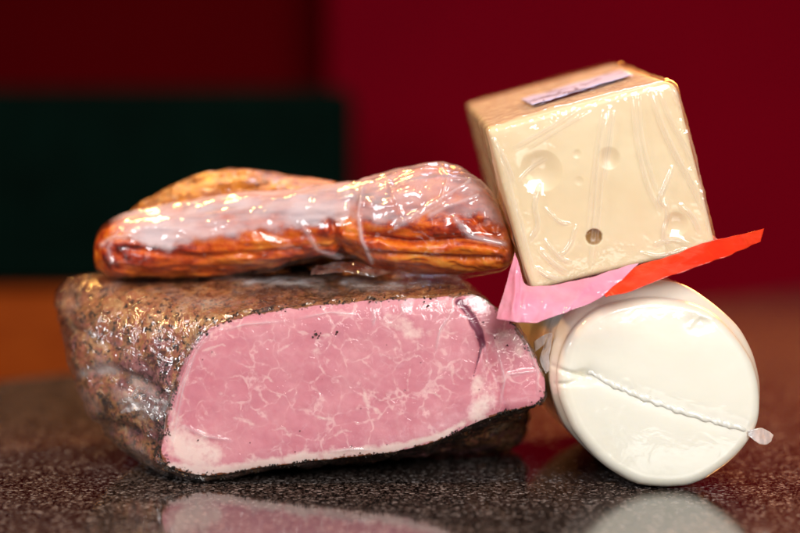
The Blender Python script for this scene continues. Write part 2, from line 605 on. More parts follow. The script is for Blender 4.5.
def rbox(name, lo, hi, mat, parent, bev=0.01, seg=3):
    bm = bmesh.new()
    bmesh.ops.create_cube(bm, size=1)
    lo, hi = Vector(lo), Vector(hi)
    for v in bm.verts:
        v.co = Vector(((v.co[i] + 0.5) * (hi[i] - lo[i]) + lo[i]) for i in range(3))
    bmesh.ops.bevel(bm, geom=bm.edges[:], offset=bev, segments=seg, affect='EDGES', profile=0.6)
    me = bpy.data.meshes.new(name)
    bm.to_mesh(me)
    bm.free()
    me.polygons.foreach_set('use_smooth', [True] * len(me.polygons))
    me.materials.append(mat)
    return link(bpy.data.objects.new(name, me), parent)


bench = empty('booth_bench', (-0.8, 1.9, -0.74), 'booth bench with dark green back over orange wood, behind the table', 'bench')
rbox('backrest', (-2.2, 1.9, -0.036), (-0.072, 2.04, 0.268), M['green'], bench, 0.025, 4)
rbox('wooden_panel', (-2.2, 1.88, -0.74), (-0.10, 2.03, -0.039), M['wood'], bench, 0.006)
adopt(bench)

# ------------------------------------------------------------------ ham
F_ = [(203, 333), (225, 321), (270, 311), (320, 305), (370, 300), (420, 298), (455, 296), (476, 295), (500, 311), (520, 334),
      (536, 358), (545, 383), (543, 402), (530, 411), (500, 419), (470, 430), (440, 446), (400, 457), (350, 463), (300, 468),
      (250, 476), (210, 482), (180, 478), (163, 463), (164, 430), (170, 400), (178, 372), (190, 350)]
M_ = [(120, 293), (165, 288), (230, 286), (290, 284), (345, 283), (395, 282), (430, 280), (458, 281), (484, 300), (506, 325),
      (522, 350), (532, 378), (530, 402), (514, 424), (486, 438), (455, 448), (415, 456), (380, 461), (335, 464), (290, 466),
      (250, 464), (195, 468), (150, 463), (120, 446), (98, 420), (82, 388), (78, 352), (84, 318)]
B_ = [(78, 279), (130, 276), (200, 274), (260, 273), (315, 272), (365, 272), (405, 270), (440, 272), (470, 290), (490, 315),
      (508, 335), (522, 358), (528, 400), (525, 440), (500, 453), (450, 455), (400, 455), (360, 452), (320, 452), (280, 452),
      (240, 449), (190, 450), (145, 440), (118, 425), (95, 400), (80, 368), (68, 332), (57, 300)]
# slight jitter so the outline is not a smooth spline
NS = 18


def ring_from(pts, y):
    q = crv(pts, NS)
    return np.array([at(a, b, y) for a, b in q])


F2_ = [(a + (2 if 13 < i < 23 else 0), b - {12: 3, 13: 5, 14: 6, 15: 6, 16: 7, 17: 7, 18: 6, 19: 6, 20: 7, 21: 7, 22: 7, 23: 4}.get(i, 0)) for i, (a, b) in enumerate(F_)]
r0 = ring_from(F2_, 0.0)
rF = ring_from(F_, 0.006)
r1 = ring_from(M_, 0.045)
r2 = ring_from(B_, 0.092)
c2 = r2.mean(0)
r3 = c2 + (r2 - c2) * np.array([0.97, 0, 0.93]) + np.array([0, 0.055, 0])
r4 = c2 + (r2 - c2) * np.array([0.65, 0, 0.6]) + np.array([0, 0.078, 0])
wz = np.clip((0.075 - rF[:, 2]) / 0.05, 0, 1)[:, None] * np.clip((rF[:, 0] + 0.13) / 0.02, 0, 1)[:, None]
r05 = wz * rF + (1 - wz) * (0.72 * r0 + 0.28 * r1)
r05[:, 1] = 0.0075
KEY = crv(np.array([r0, r05, r1, r2, r3, r4]).reshape(6, -1), 26, closed=False).reshape(-1, len(r0), 3)
HAM = KEY.copy()
cen = HAM.mean(1, keepdims=True)
rad = HAM - cen
rad[..., 1] = 0
rad /= np.linalg.norm(rad, axis=-1, keepdims=True) + 1e-9
tdep = np.linspace(0, 1, len(HAM))[:, None]
fade = np.clip(tdep * 12, 0.25, 1)
dsp = 0.0044 * fbm(HAM * np.array([45, 26, 45]), 3) + 0.0026 * fbm(HAM * np.array([150, 70, 150]) + 5, 3) + 0.0005 * perlin(HAM * 520)
HAM = HAM + rad * (dsp * fade)[..., None]
# creases on the left flank
X, Y = proj(HAM.reshape(-1, 3))
X = X.reshape(HAM.shape[:2]); Y = Y.reshape(HAM.shape[:2])
for poly, wd, dp in (([(84, 372), (110, 372), (140, 388), (165, 405)], 8, 0.0075), ([(70, 330), (95, 345), (120, 340)], 8, 0.005),
                     ([(100, 425), (125, 432), (150, 450)], 6, 0.006), ([(60, 296), (85, 300), (98, 285)], 6, 0.004)):
    d, _ = seg_dist(X, Y, poly)
    HAM = HAM - rad * (dp * np.exp(-(d / wd) ** 2) * (tdep > 0.03))[..., None]
HAM = HAM - rad * (0.0020 * (1 - ridged(HAM * np.array([60, 22, 34]) + 21, 2)) * np.clip(tdep * 8, 0, 1))[..., None]
HAM[..., 2] = np.maximum(HAM[..., 2], 0.0006)

ham = empty('smoked_ham', (HAM.mean((0, 1))[0], 0.05, 0), 'large peppered ham with pink marbled cut face, lying on the granite table', 'ham')
V, F = rings_mesh(HAM, close_end=True)
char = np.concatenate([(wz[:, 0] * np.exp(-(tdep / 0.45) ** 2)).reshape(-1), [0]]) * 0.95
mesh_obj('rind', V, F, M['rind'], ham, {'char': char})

capd = np.array([0, 1.0, 0])
cap = cap_rings(HAM[0], 150, 0.0022, capd, 8)
V, F = rings_mesh(cap, close_end=True)
V = V.copy()
X, Y = proj(V)
rr = np.concatenate([np.repeat(np.linspace(1, 0.004, 150), cap.shape[1]), [0]])
V[:, 1] -= (1 - rr ** 10) * (0.0006 * fbm(V * 60, 3))
wob = fbm(np.stack([X, Y, X * 0], 1) / 22.0, 3)


def blob(cx, cy, rx, ry, ang=0):
    a = math.radians(ang)
    dx, dy = X - cx, Y - cy
    u = (dx * math.cos(a) + dy * math.sin(a)) / rx
    v = (-dx * math.sin(a) + dy * math.cos(a)) / ry
    return np.exp(-(u * u + v * v) ** 1.3)


fat = np.zeros(len(V))
# pale fat along the lower edge and the lower left corner
d, pos = seg_dist(X, Y, [(170, 467), (215, 472), (255, 466), (300, 459), (350, 454), (400, 447)])
fat = np.maximum(fat, np.clip(1.35 - d / (10 - 4 * pos + 3 * wob), 0, 1))
d, pos = seg_dist(X, Y, [(400, 447), (440, 436), (462, 424)])
fat = np.maximum(fat, np.clip(1.15 - d / (5 + 2 * wob), 0, 1))
fat = np.maximum(fat, 1.1 * blob(195, 452, 34, 20, 25))
fat = np.maximum(fat, 0.8 * blob(172, 440, 12, 24))
fat = np.maximum(fat, 0.85 * blob(480, 408, 14, 20, 30))
fat = np.maximum(fat, 0.75 * blob(478, 385, 7, 26, 20))
fat = np.maximum(fat, 0.62 * blob(398, 322, 18, 12, 20))
fat = np.maximum(fat, 0.6 * blob(420, 333, 20, 7, -10))
fat = np.maximum(fat, 0.7 * blob(218, 330, 22, 5, -20))
fat = np.maximum(fat, 0.5 * blob(515, 345, 22, 26, 50))
veins = [([(314, 345), (327, 361), (318, 381), (323, 391)], 3.0), ([(354, 377), (362, 388), (368, 405), (388, 418)], 3.0),
         ([(366, 391), (384, 393)], 2.6), ([(415, 348), (410, 366), (408, 386), (408, 412)], 2.2), ([(447, 360), (452, 374), (453, 384), (471, 384)], 2.4),
         ([(428, 422), (440, 436)], 2.4), ([(186, 373), (196, 378), (207, 379)], 4.5), ([(218, 391), (228, 396), (238, 395)], 3.5),
         ([(232, 418), (243, 420), (254, 425)], 3.0), ([(280, 350), (300, 338), (330, 335)], 2.0), ([(258, 372), (275, 384), (280, 398)], 2.2),
         ([(300, 405), (318, 418), (340, 420)], 2.2), ([(325, 440), (345, 430), (360, 436)], 2.4), ([(200, 352), (222, 345), (240, 352)], 1.8),
         ([(395, 348), (398, 362)], 1.8), ([(425, 390), (440, 396), (447, 410)], 1.8), ([(262, 432), (285, 428), (292, 442)], 2.2),
         ([(490, 340), (487, 362), (496, 380)], 1.8), ([(384, 402), (404, 396), (420, 400)], 1.6)]
wob2 = fbm(np.stack([X, Y, X * 0], 1) / 4.0, 3)
for poly, wd in veins:
    d, pos = seg_dist(X + 3 * wob, Y - 3 * wob, poly)
    fat = np.maximum(fat, 0.75 * np.exp(-(d / (wd * 0.9)) ** 2) * (0.6 + 0.25 * wob2) * (0.6 + 0.6 * np.sin(np.pi * pos) ** 0.5))
crack = np.zeros(len(V))
d, pos = seg_dist(X + 2 * wob, Y, [(460, 303), (471, 316), (479, 331), (482, 345)])
crack = np.maximum(crack, np.clip(1.25 - d / (5.0 + 2 * wob), 0, 1))
d, pos = seg_dist(X + 1.5 * wob, Y, [(482, 345), (477, 362), (473, 378)])
crack = np.maximum(crack, np.clip(1.1 - d / (2.2 * (1.1 - pos)), 0, 1))
V[:, 1] += 0.0016 * crack
d, pos = seg_dist(X, Y, [(482, 340), (490, 365), (500, 390), (505, 412)])
V[:, 1] += 0.0016 * np.exp(-(d / 4.0) ** 2)
edge = np.clip((rr - 0.93) / 0.07, 0, 1)
topness = np.clip((330 - Y) / 25, 0, 1)
edge = edge * np.clip(0.75 + 0.5 * wob, 0, 1.2)
face = mesh_obj('cut_face', V, F, M['cut'], ham, {'fat': fat, 'crack': crack, 'edge': edge})

# pepper crumbs along the rind edge and strewn on the rind
pv, pf = [], []


def crumb(c, r):
    q = np.array([(1, 0, 0), (-1, 0, 0), (0, 1, 0), (0, -1, 0), (0, 0, 1), (0, 0, -1)], float)
    q = q * rng.uniform(0.5, 1.25, (6, 3)) + rng.normal(0, 0.18, (6, 3))
    A = np.linalg.qr(rng.normal(size=(3, 3)))[0]
    b = len(pv)
    pv.extend(c + (q @ A) * r)
    for t3 in ((0, 2, 4), (2, 1, 4), (1, 3, 4), (3, 0, 4), (2, 0, 5), (1, 2, 5), (3, 1, 5), (0, 3, 5)):
        pf.append(tuple(b + i for i in t3))


NR = HAM.shape[1]
for _ in range(1500):
    i = int(abs(rng.normal(0, 26))) if rng.random() < 0.55 else rng.integers(0, 100)
    i = min(i, len(HAM) - 1)
    j = rng.integers(0, NR)
    P = HAM[i, j]
    if perlin((P * 75)[None])[0] < 0.08:
        continue
    crumb(P + rng.normal(0, 0.0003, 3), rng.uniform(0.0003, 0.0008))
for _ in range(500):      # loose crumbs along the lower and upper rim of the cut
    j = rng.integers(0, NR)
    k = int(abs(rng.normal(0, 2.5)))
    if perlin((cap[0, j] * 90)[None])[0] < 0.05: continue
    if HAM[0, j, 2] > 0.05 and rng.random() < 0.6: continue
    P = cap[min(k, 20), j]
    crumb(P + np.array([0, -0.0004, 0]), rng.uniform(0.0003, 0.0009))
for (a, b, r) in ((316, 334, 1.0e-3), (319, 336, .8e-3), (313, 337, .7e-3), (315, 331, .5e-3), (321, 333, .5e-3), (318, 338, .5e-3), (337, 332, .8e-3), (336, 334, .5e-3), (405, 390, .5e-3), (370, 302, 1.2e-3), (374, 299, 1.1e-3),
                  (428, 306, 1.0e-3), (424, 302, .8e-3), (483, 322, 1.0e-3), (507, 345, .8e-3), (495, 338, .6e-3), (490, 420, .9e-3), (192, 349, .8e-3), (198, 440, .6e-3),
                  (300, 431, .4e-3), (245, 470, .8e-3), (212, 352, .5e-3), (352, 446, .5e-3)):
    crumb(at(a, b, -0.0030), r)
pc = mesh_obj('pepper_crumbs', np.array(pv), pf, M['pepper'], ham, smooth=False)
pc['kind'] = 'stuff'

# vacuum bag hugging the rind
FILM = KEY.copy()
dsp = 0.0012 + 0.0030 * fbm(HAM * np.array([45, 26, 45]), 3) + 0.0016 * (ridged(HAM * np.array([70, 30, 70]) + 3, 3) - 0.5)
FILM = FILM + rad * (np.maximum(dsp, (HAM - KEY)[..., 0] * rad[..., 0] + (HAM - KEY)[..., 2] * rad[..., 2] + 0.0003) * np.clip(tdep * 15, 0.2, 1))[..., None]
FILM[..., 2] = np.maximum(FILM[..., 2], 0.0003)
fr = FILM.reshape(-1, 3)
X2, Y2 = proj(fr)
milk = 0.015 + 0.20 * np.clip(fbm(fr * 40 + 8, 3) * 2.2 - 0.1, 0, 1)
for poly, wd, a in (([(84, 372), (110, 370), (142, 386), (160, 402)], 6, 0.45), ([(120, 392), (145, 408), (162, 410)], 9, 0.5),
                    ([(345, 283), (370, 287), (400, 286)], 4, 0.9), ([(410, 284), (440, 280)], 4, 0.6), ([(245, 282), (280, 281), (320, 284)], 4, 0.9)):  # strokes along the ham top whiten the film to paint in its glints
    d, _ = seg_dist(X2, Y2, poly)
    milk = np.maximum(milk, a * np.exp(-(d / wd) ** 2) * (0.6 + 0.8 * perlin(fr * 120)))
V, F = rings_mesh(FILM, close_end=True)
F = [f for f in F if not (V[f[0]][2] < 0.040 and V[f[0]][0] > -0.10)]     # film left out here so its gloss does not brighten the dark underside
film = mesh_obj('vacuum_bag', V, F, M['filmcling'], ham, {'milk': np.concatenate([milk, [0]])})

# bag film stretched over the cut face, with its wrinkles along the left rim
fc = cap_rings(FILM[0], 190, 0.0034, capd, 10)
V, F = rings_mesh(fc, close_end=True)
V = V.copy()
X, Y = proj(V)
h = np.zeros(len(V)); mk = np.zeros(len(V))
for poly, wd, a in (([(196, 322), (182, 345), (172, 375), (166, 405), (163, 435)], 1.6, .0016), ([(212, 330), (196, 352), (184, 385), (178, 415), (172, 448)], 1.4, .0014),
                    ([(206, 336), (190, 362), (178, 395), (170, 430)], 1.2, .0012), ([(226, 330), (245, 324), (285, 321)], 1.8, .0012), ([(372, 304), (375, 318), (373, 326)], 2.0, .0012),
                    ([(182, 425), (205, 436), (230, 440)], 1.8, .0012), ([(452, 312), (440, 330), (436, 350)], 1.4, .0009), ([(505, 375), (525, 372), (545, 370)], 1.6, .0011),
                    ([(512, 320), (528, 345), (538, 372), (538, 395)], 1.6, .0012), ([(498, 352), (505, 378), (500, 405)], 1.4, .0010), ([(300, 318), (330, 312), (352, 314)], 1.5, .0009),
                    ([(330, 452), (350, 449), (372, 450)], 1.6, .0009), ([(400, 300), (404, 315)], 1.6, .0009)):
    d, pos = seg_dist(X, Y, poly)
    g = np.exp(-(d / wd) ** 2) * np.sin(np.pi * np.clip(pos, 0.02, 0.98)) ** 0.5
    h = np.maximum(h, a * g); mk = np.maximum(mk, 0.34 * g)
V[:, 1] -= h + 0.0007 * np.clip(fbm(V * np.array([55, 1, 80]), 3), -1, 1)
mesh_obj('face_film', V, F, M['filmface'], ham, {'milk': mk})


def ribbon(name, top, bot, ytop, ybot, mat, parent, n=60, rows=24, crk=0.0012, fr_=90, milk=None, thick=0.0002, wave=0.0, attrs=True, xf=None):
    """a crumpled plastic sheet between two pixel polylines lying at real depths ytop..ybot"""
    a = crv(top, 12, closed=False); b = crv(bot, 12, closed=False)
    ia = np.linspace(0, len(a) - 1, n); ib = np.linspace(0, len(b) - 1, n)
    A = np.stack([np.interp(ia, np.arange(len(a)), a[:, k]) for k in (0, 1)], 1)
    B = np.stack([np.interp(ib, np.arange(len(b)), b[:, k]) for k in (0, 1)], 1)
    yt = np.interp(np.linspace(0, 1, n), np.linspace(0, 1, len(ytop)), ytop)
    yb = np.interp(np.linspace(0, 1, n), np.linspace(0, 1, len(ybot)), ybot)
    P = np.zeros((rows, n, 3))
    for r in range(rows):
        t = r / (rows - 1)
        q = A * (1 - t) + B * t
        y = yt * (1 - t) + yb * t + wave * np.sin(t * 6 + np.arange(n) * 0.12)
        for c in range(n):
            P[r, c] = at(q[c, 0], q[c, 1], y[c])
    Q = P.reshape(-1, 3)
    dd = crk * np.stack([fbm(Q * fr_ + 3, 3), 2.2 * fbm(Q * fr_ + 31, 3), fbm(Q * fr_ + 57, 3)], 1)
    Q = Q + dd
    if 'wrapper_flap' in name:           # long soft creases running along the sleeve
        Q = Q + np.array([0, 1, 0.15]) * (0.0030 * (ridged(Q * np.array([14, 14, 60]) + 2, 2) - 0.6) * np.repeat(np.linspace(0.15, 1, rows), n))[:, None]
    if name == 'pink_wrapper_flap':      # pinked edge of the sleeve
        Q = Q.reshape(rows, n, 3)
        Q[:, 0, 0] += 0.0008 * (np.arange(rows) % 2)
        rr_, cc_ = np.meshgrid(np.linspace(0, 1, rows), np.linspace(0, 1, n), indexing='ij')
        for k0, sl, am in ((0.10, 0.10, .0022), (0.22, 0.05, -.0016), (0.34, -0.10, .0018), (0.55, -0.18, .0014), (0.78, -0.2, .0012)):
            Q[..., 1] -= am * np.exp(-((cc_ - k0 - sl * rr_) / 0.030) ** 2) * (0.3 + 0.7 * rr_)
        Q = Q.reshape(-1, 3)
    o = mesh_obj(name, Q, grid_faces(rows, n, False), mat, parent, {'milk': (0.0 if milk is None else milk) * np.clip(2.2 * ridged(Q * 110, 3) - 0.9, 0.05, 1) if milk else np.zeros(len(Q))})
    s = o.modifiers.new('thickness', 'SOLIDIFY'); s.thickness = thick
    return o


ribbon('bag_tab', [(534, 342), (542, 335), (552, 333), (551, 345), (549, 358), (551, 370)], [(536, 352), (543, 345), (545, 342), (542, 352), (540, 362), (546, 374)],
       [0.006, -0.002, -0.006, -0.004, -0.002, -0.003], [0.006, 0.0, 0.002, 0.004, 0.002, 0.0], M['filmtab'], ham, 50, 12, 0.0008)
ribbon('bag_pucker', [(118, 404), (130, 396), (136, 388), (140, 386), (146, 392), (158, 398), (166, 402)], [(122, 414), (134, 412), (142, 410), (148, 414), (154, 420), (160, 420), (168, 414)],
       [0.016, 0.010, 0.006, 0.005, 0.004, 0.002, -0.001], [0.016, 0.011, 0.007, 0.005, 0.004, 0.002, -0.001], M['film'], ham, 90, 30, 0.0020, 120, 0.6)
ribbon('bag_fold', [(196, 318), (183, 340), (172, 368), (164, 398), (160, 425)], [(205, 334), (192, 352), (181, 378), (172, 404), (165, 430)],
       [0.004, 0.004, 0.004, 0.003, 0.002], [-0.003, -0.003, -0.003, -0.003, -0.002], M['film'], ham, 80, 14, 0.0007, 110, 0.10)
adopt(ham)

# ------------------------------------------------------------------ smoked meat on the ham


def slab(stations, N, per, fold, seed):
    st = crv(stations, per, closed=False)
    R = []
    for (px, tp, bt, yc, hd) in st:
        a = at(px, tp, yc); b = at(px, bt, yc)
        zc, hz = (a[2] + b[2]) / 2, (a[2] - b[2]) / 2
        ph = np.linspace(0, 2 * math.pi, N, endpoint=False)
        cs, sn = np.cos(ph), np.sin(ph)
        e = 0.78
        R.append(np.stack([np.full(N, a[0]), yc - hd * np.sign(cs) * np.abs(cs) ** e, zc + hz * np.sign(sn) * np.abs(sn) ** e], 1))
    R = np.array(R)
    c = R.mean(1, keepdims=True)
    d = R - c
    d /= np.linalg.norm(d, axis=-1, keepdims=True) + 1e-9
    n = fold * fbm(R * np.array([22, 60, 85]) + seed, 3) + fold * 0.22 * fbm(R * 150 + seed, 3)
    return R + d * n[..., None], d


SM = [(96, 248, 262, .083, .006), (101, 235, 270, .082, .016), (116, 223, 276, .080, .026), (150, 212, 276, .078, .032), (200, 203, 274, .075, .034),
      (255, 197, 270, .070, .033), (300, 192, 259, .064, .028), (345, 186, 254, .056, .026), (385, 178, 266, .046, .028), (435, 168, 273, .036, .028),
      (470, 178, 273, .028, .026), (494, 202, 270, .022, .021), (507, 228, 264, .018, .014), (513, 244, 254, .016, .006)]
sm = empty('smoked_meat', (at(300, 270, 0.07)[0], 0.07, 0.1), 'glossy orange smoked meat in wrinkled clear bag, lying on top of the ham', 'smoked meat')
B1, d1 = slab(SM, 200, 24, 0.0052, 3.0)
Xs, Ys = proj(B1.reshape(-1, 3))
Xs = Xs.reshape(B1.shape[:2]); Ys = Ys.reshape(B1.shape[:2])
front = (B1[..., 1] < np.array(B1.mean(1, keepdims=True))[..., 1])
for poly, wd, dp in (([(365, 236), (410, 243), (460, 240), (500, 246)], 3.5, .004), ([(370, 254), (430, 258), (500, 260)], 3.0, .0035), ([(130, 250), (200, 258), (300, 250)], 3.5, .0022),
                     ([(330, 215), (338, 245), (344, 262)], 4.5, .0045), ([(470, 215), (490, 235), (505, 250)], 3, .003)):
    dd_, _ = seg_dist(Xs, Ys, poly)
    B1 = B1 - d1 * (dp * np.exp(-(dd_ / wd) ** 2) * front)[..., None]
V, F = rings_mesh(B1, close_start=True, close_end=True)
mesh_obj('meat', V, F, M['smoked'], sm)
HP = [(122, 222, 236, .118, .008), (130, 212, 258, .118, .020), (150, 199, 266, .120, .028), (185, 181, 268, .122, .032), (235, 170, 268, .122, .034),
      (290, 176, 268, .118, .032), (340, 184, 266, .110, .028), (380, 190, 262, .100, .020), (400, 198, 250, .095, .010)]
B2, d2 = slab(HP, 160, 22, 0.0040, 11.0)
V, F = rings_mesh(B2, close_start=True, close_end=True)
mesh_obj('golden_skin', V, F, M['golden'], sm)

# bag: cloudy folded band along the upper front, clear and clinging elsewhere
B0, d0 = slab(SM, 200, 24, 0.0030, 3.0)
Bf = B0 + d0 * (0.0016 + 0.0016 * ridged(B0 * np.array([25, 50, 70]) + 7, 2))[..., None]
dm = np.maximum(0, ((B1 - B0) * d0).sum(-1) + 0.0008)
Bf = np.where((((Bf - B0) * d0).sum(-1) < dm)[..., None], B0 + d0 * dm[..., None], Bf)
q = Bf.reshape(-1, 3)
X, Y = proj(q)
low = np.interp(X, [95, 120, 150, 165, 200, 250, 300, 345, 372, 400, 430, 455, 480, 510], [240, 236, 246, 250, 240, 232, 228, 220, 222, 226, 214, 218, 214, 226])
topb = np.interp(X, [95, 130, 200, 300, 400, 435, 480, 512], [236, 222, 205, 194, 178, 168, 190, 235])
nz = fbm(q * np.array([120, 120, 120]), 3)
nz2 = fbm(q * np.array([35, 90, 130]) + 4, 3)
m = 1 / (1 + np.exp((Y - low - 10 * nz) / 1.3))
m = m * np.clip((X - 108) / 22, 0, 1) * (0.70 + 0.60 * nz2 + 0.20 * nz)
m = m * np.where(X > 350, 0.68 - 0.1 * np.clip((X - 380) / 80, 0, 1), 1.0)
fr1 = (q[:, 1] < np.repeat(Bf.mean(1)[:, 1], Bf.shape[1]) + 0.012)
mk = np.clip(m, 0, 0.9) * fr1
for poly, wd, a in (([(362, 190), (358, 215), (362, 240), (372, 262)], 2.0, .7), ([(300, 222), (318, 250), (340, 258)], 2.6, .5), ([(440, 166), (448, 180), (440, 205), (395, 228)], 1.8, .6),
                    ([(450, 178), (480, 182), (508, 212)], 1.8, .6), ([(400, 222), (440, 200), (470, 182)], 2.2, .7), ([(455, 218), (470, 236), (505, 244)], 2.6, .6),
                    ([(388, 180), (396, 200), (404, 222)], 1.6, .5), ([(430, 215), (450, 206), (478, 196)], 3.0, .6), ([(102, 245), (112, 238), (128, 236)], 2.5, .5), ([(112, 262), (108, 248), (118, 232)], 2.2, .4)):
    dd_, pos = seg_dist(X, Y, poly)
    g = np.exp(-(dd_ / wd) ** 2)
    mk = np.maximum(mk, a * g * fr1)
    q = q + d0.reshape(-1, 3) * (0.0014 * g * fr1)[:, None]
V, F = rings_mesh(q.reshape(Bf.shape), close_start=True, close_end=True)
mesh_obj('vacuum_bag', V, F, M['filmmilk'], sm, {'milk': np.concatenate([mk, [0, 0]])})
# loose bag ends lying between the slab and the ham
ribbon('bag_flap', [(318, 268), (335, 262), (352, 261), (368, 265), (385, 270)], [(312, 274), (335, 273), (350, 272), (370, 274), (392, 275)],
       [0.040, 0.036, 0.030, 0.026, 0.024], [0.018, 0.018, 0.017, 0.016, 0.016], M['film'], sm, 80, 16, 0.004, 60, 0.06)
adopt(sm)

# ------------------------------------------------------------------ cheese log
LO = [(657, 284), (690, 290), (720, 307), (743, 332), (757, 360), (764, 393), (761, 425), (747, 450), (720, 474), (688, 488), (650, 488.5),
      (622, 479), (594, 459), (567, 428), (554, 388), (556, 350), (568, 320), (592, 298), (624, 286)]
YL = -0.018
LFRONT = [(657, 299), (690, 304), (717, 317), (740, 341), (755, 366), (762, 396), (760, 426), (746, 450), (719, 474), (688, 488), (650, 488.5),
      (623, 479), (596, 459), (571, 428), (559, 390), (562, 355), (576, 329), (600, 309), (628, 301)]
lr = np.array([at(a, b, YL) for a, b in crv([(a + (3 if a > 735 else 0), b - (2 if b < 300 else 0)) for a, b in LO], 26)])
lf = np.array([at(a, b, YL) for a, b in crv(LFRONT, 26)])
lf[:, 2] += 0.0006 - lr[:, 2].min()
lr[:, 2] += 0.0006 - lr[:, 2].min()
dl = ray(310, 151); dl = dl / np.linalg.norm(dl); dl[2] = 0; dl /= np.linalg.norm(dl)
lc = lr.mean(0)
LEN = 0.19
rings = []
RR = 0.0065
RB = 0.016
for k in range(14):
    a = math.pi / 2 * k / 13
    ins = RR * (1 - math.sin(a)) / 0.053
    rings.append(lc + (lf - lc) * (1 - ins) + dl * RR * (1 - math.cos(a)))
for k in range(1, 13):
    a = k / 12
    e = a * a * (3 - 2 * a) * 0.5 + 0.5 * math.sin(a * math.pi / 2)
    rings.append(lf * (1 - e) + lr * e + dl * (RR + (RB - RR) * a))
for k in range(1, 60):
    rings.append(lr + dl * (RB + (LEN - RB - RR) * k / 60))
for k in range(1, 14):
    a = math.pi / 2 * k / 13
    ins = RR * (1 - math.cos(a)) / 0.053
    rings.append(lc + (lr - lc) * (1 - ins) + dl * (LEN - RR + RR * math.sin(a)))
LG = np.array(rings)
cc = LG.mean(1, keepdims=True)
dr = LG - cc; dr /= np.linalg.norm(dr, axis=-1, keepdims=True)
LG = LG + dr * (0.0009 * fbm(LG * np.array([30, 12, 30]), 3))[..., None]
LG[..., 2] = np.maximum(LG[..., 2], 0.0005)
lcap = cap_rings(LG[0], 130, 0.0022, dl, 3)
lcap = lcap[::-1]
allr = np.concatenate([lcap[:-1], LG])
V, F = rings_mesh(allr, close_start=True, close_end=True)
V = V.copy()
X, Y = proj(V)
isf = np.zeros(len(V), bool)
isf[:(130 + 24) * LG.shape[1]] = True
SEAM = [(589, 371), (612, 384), (640, 396), (675, 409), (710, 420), (740, 428), (766, 436)]
d, pos = seg_dist(X, Y, SEAM)
dep = 0.0007 * np.exp(-(d / 8) ** 2)
dep += 0.0034 * np.exp(-(((X - 583) / 9) ** 2 + ((Y - 377) / 6) ** 2))
dep += 0.0018 * np.exp(-(((X - 699) / 10) ** 2 + ((Y - 322) / 7) ** 2))
for poly, wd, a in (([(583, 377), (566, 372), (553, 366)], 2.2, .0016), ([(583, 380), (568, 384), (556, 384)], 2.0, .0014),
                    ([(690, 326), (700, 316), (712, 318)], 2.6, -.0006)):
    dd_, _ = seg_dist(X, Y, poly)
    dep += a * np.exp(-(dd_ / wd) ** 2)
V += dl * (dep * isf)[:, None]
log = empty('cheese_log', (lc[0], YL + 0.09, 0), 'round ivory cheese log with a twisted seam across its end, on the granite table', 'cheese')
mesh_obj('cheese', V, F, M['log'], log)

# twisted seam across the face
sp = crv(SEAM, 40, closed=False)
V_, X_, Y_ = V[isf], X[isf], Y[isf]
n = len(sp)
SR = []
cs_ = []
for a, b in sp:
    cs_.append(V_[np.argmin((X_ - a) ** 2 + (Y_ - b) ** 2)] + dl * 0.0003)
cs_ = np.array(cs_)
for _ in range(30):
    cs_[1:-1] = 0.25 * cs_[:-2] + 0.5 * cs_[1:-1] + 0.25 * cs_[2:]
for i, (a, b) in enumerate(sp):
    t = i / (n - 1)
    c0 = cs_[i]
    tan = at(*(sp[min(i + 1, n - 1)]), YL) - at(*(sp[max(i - 1, 0)]), YL)
    tan /= np.linalg.norm(tan)
    u = np.cross(tan, dl); u /= np.linalg.norm(u)
    rad_ = (0.0015 + 0.00025 * math.sin(i * 0.31 + 2 * math.sin(i * 0.07))) * (0.55 + 0.45 * math.sin(math.pi * min(1, max(0, t))) ** 0.4)
    ring = []
    for k in range(14):
        ph = 2 * math.pi * k / 14
        rr_ = rad_ * (1 + 0.16 * math.sin(2 * ph + i * 0.46 + 1.5 * math.sin(i * 0.11)) + 0.12 * math.sin(i * 0.13 + 3))
        ring.append(c0 + u * rr_ * 1.15 * math.cos(ph) + dl * rr_ * 0.9 * math.sin(ph))
    SR.append(ring)
V, F = rings_mesh(np.array(SR), close_start=True, close_end=True)
mesh_obj('twisted_seam', V, F, M['log'], log)
ribbon('casing_tab', [(748, 430), (760, 428), (767, 430), (774, 435)], [(748, 436), (760, 444), (767, 444), (771, 442)],
       [-0.0185, -0.017, -0.014, -0.012], [-0.0185, -0.017, -0.014, -0.012], M['filmtab'], log, 40, 12, 0.0006, 160, 0.2)
adopt(log)

# ------------------------------------------------------------------ swiss cheese block
db = ray(363, -20); db /= np.linalg.norm(db)
BQ = [(487, 129), (675, 79), (716, 246), (531, 291)]
P0 = at(531, 291, -0.018)
Q = np.array([on_plane(a, b, P0, db) for a, b in BQ])


def rounded_quad(Q, r, per_edge, per_c):
    out = []
    m = len(Q)
    for i in range(m):
        p, a, b = Q[i - 1], Q[i], Q[(i + 1) % m]
        u = (p - a) / np.linalg.norm(p - a); v = (b - a) / np.linalg.norm(b - a)
        r_ = r * 2.4 if i == 1 else r
        s, e = a + u * r_, a + v * r_
        for k in range(per_c):
            t = k / per_c
            out.append((1 - t) ** 2 * s + 2 * t * (1 - t) * a + t * t * e)
        nx = Q[(i + 2) % m]
        e2 = b + (a - b) / np.linalg.norm(a - b) * (r * 2.4 if i == 0 else r)
        for k in range(per_edge):
            out.append(e + (e2 - e) * k / per_edge)
    return np.array(out)


bq = rounded_quad(Q, 0.0035, 110, 12)
bc = Q.mean(0)
BL_ = 0.20


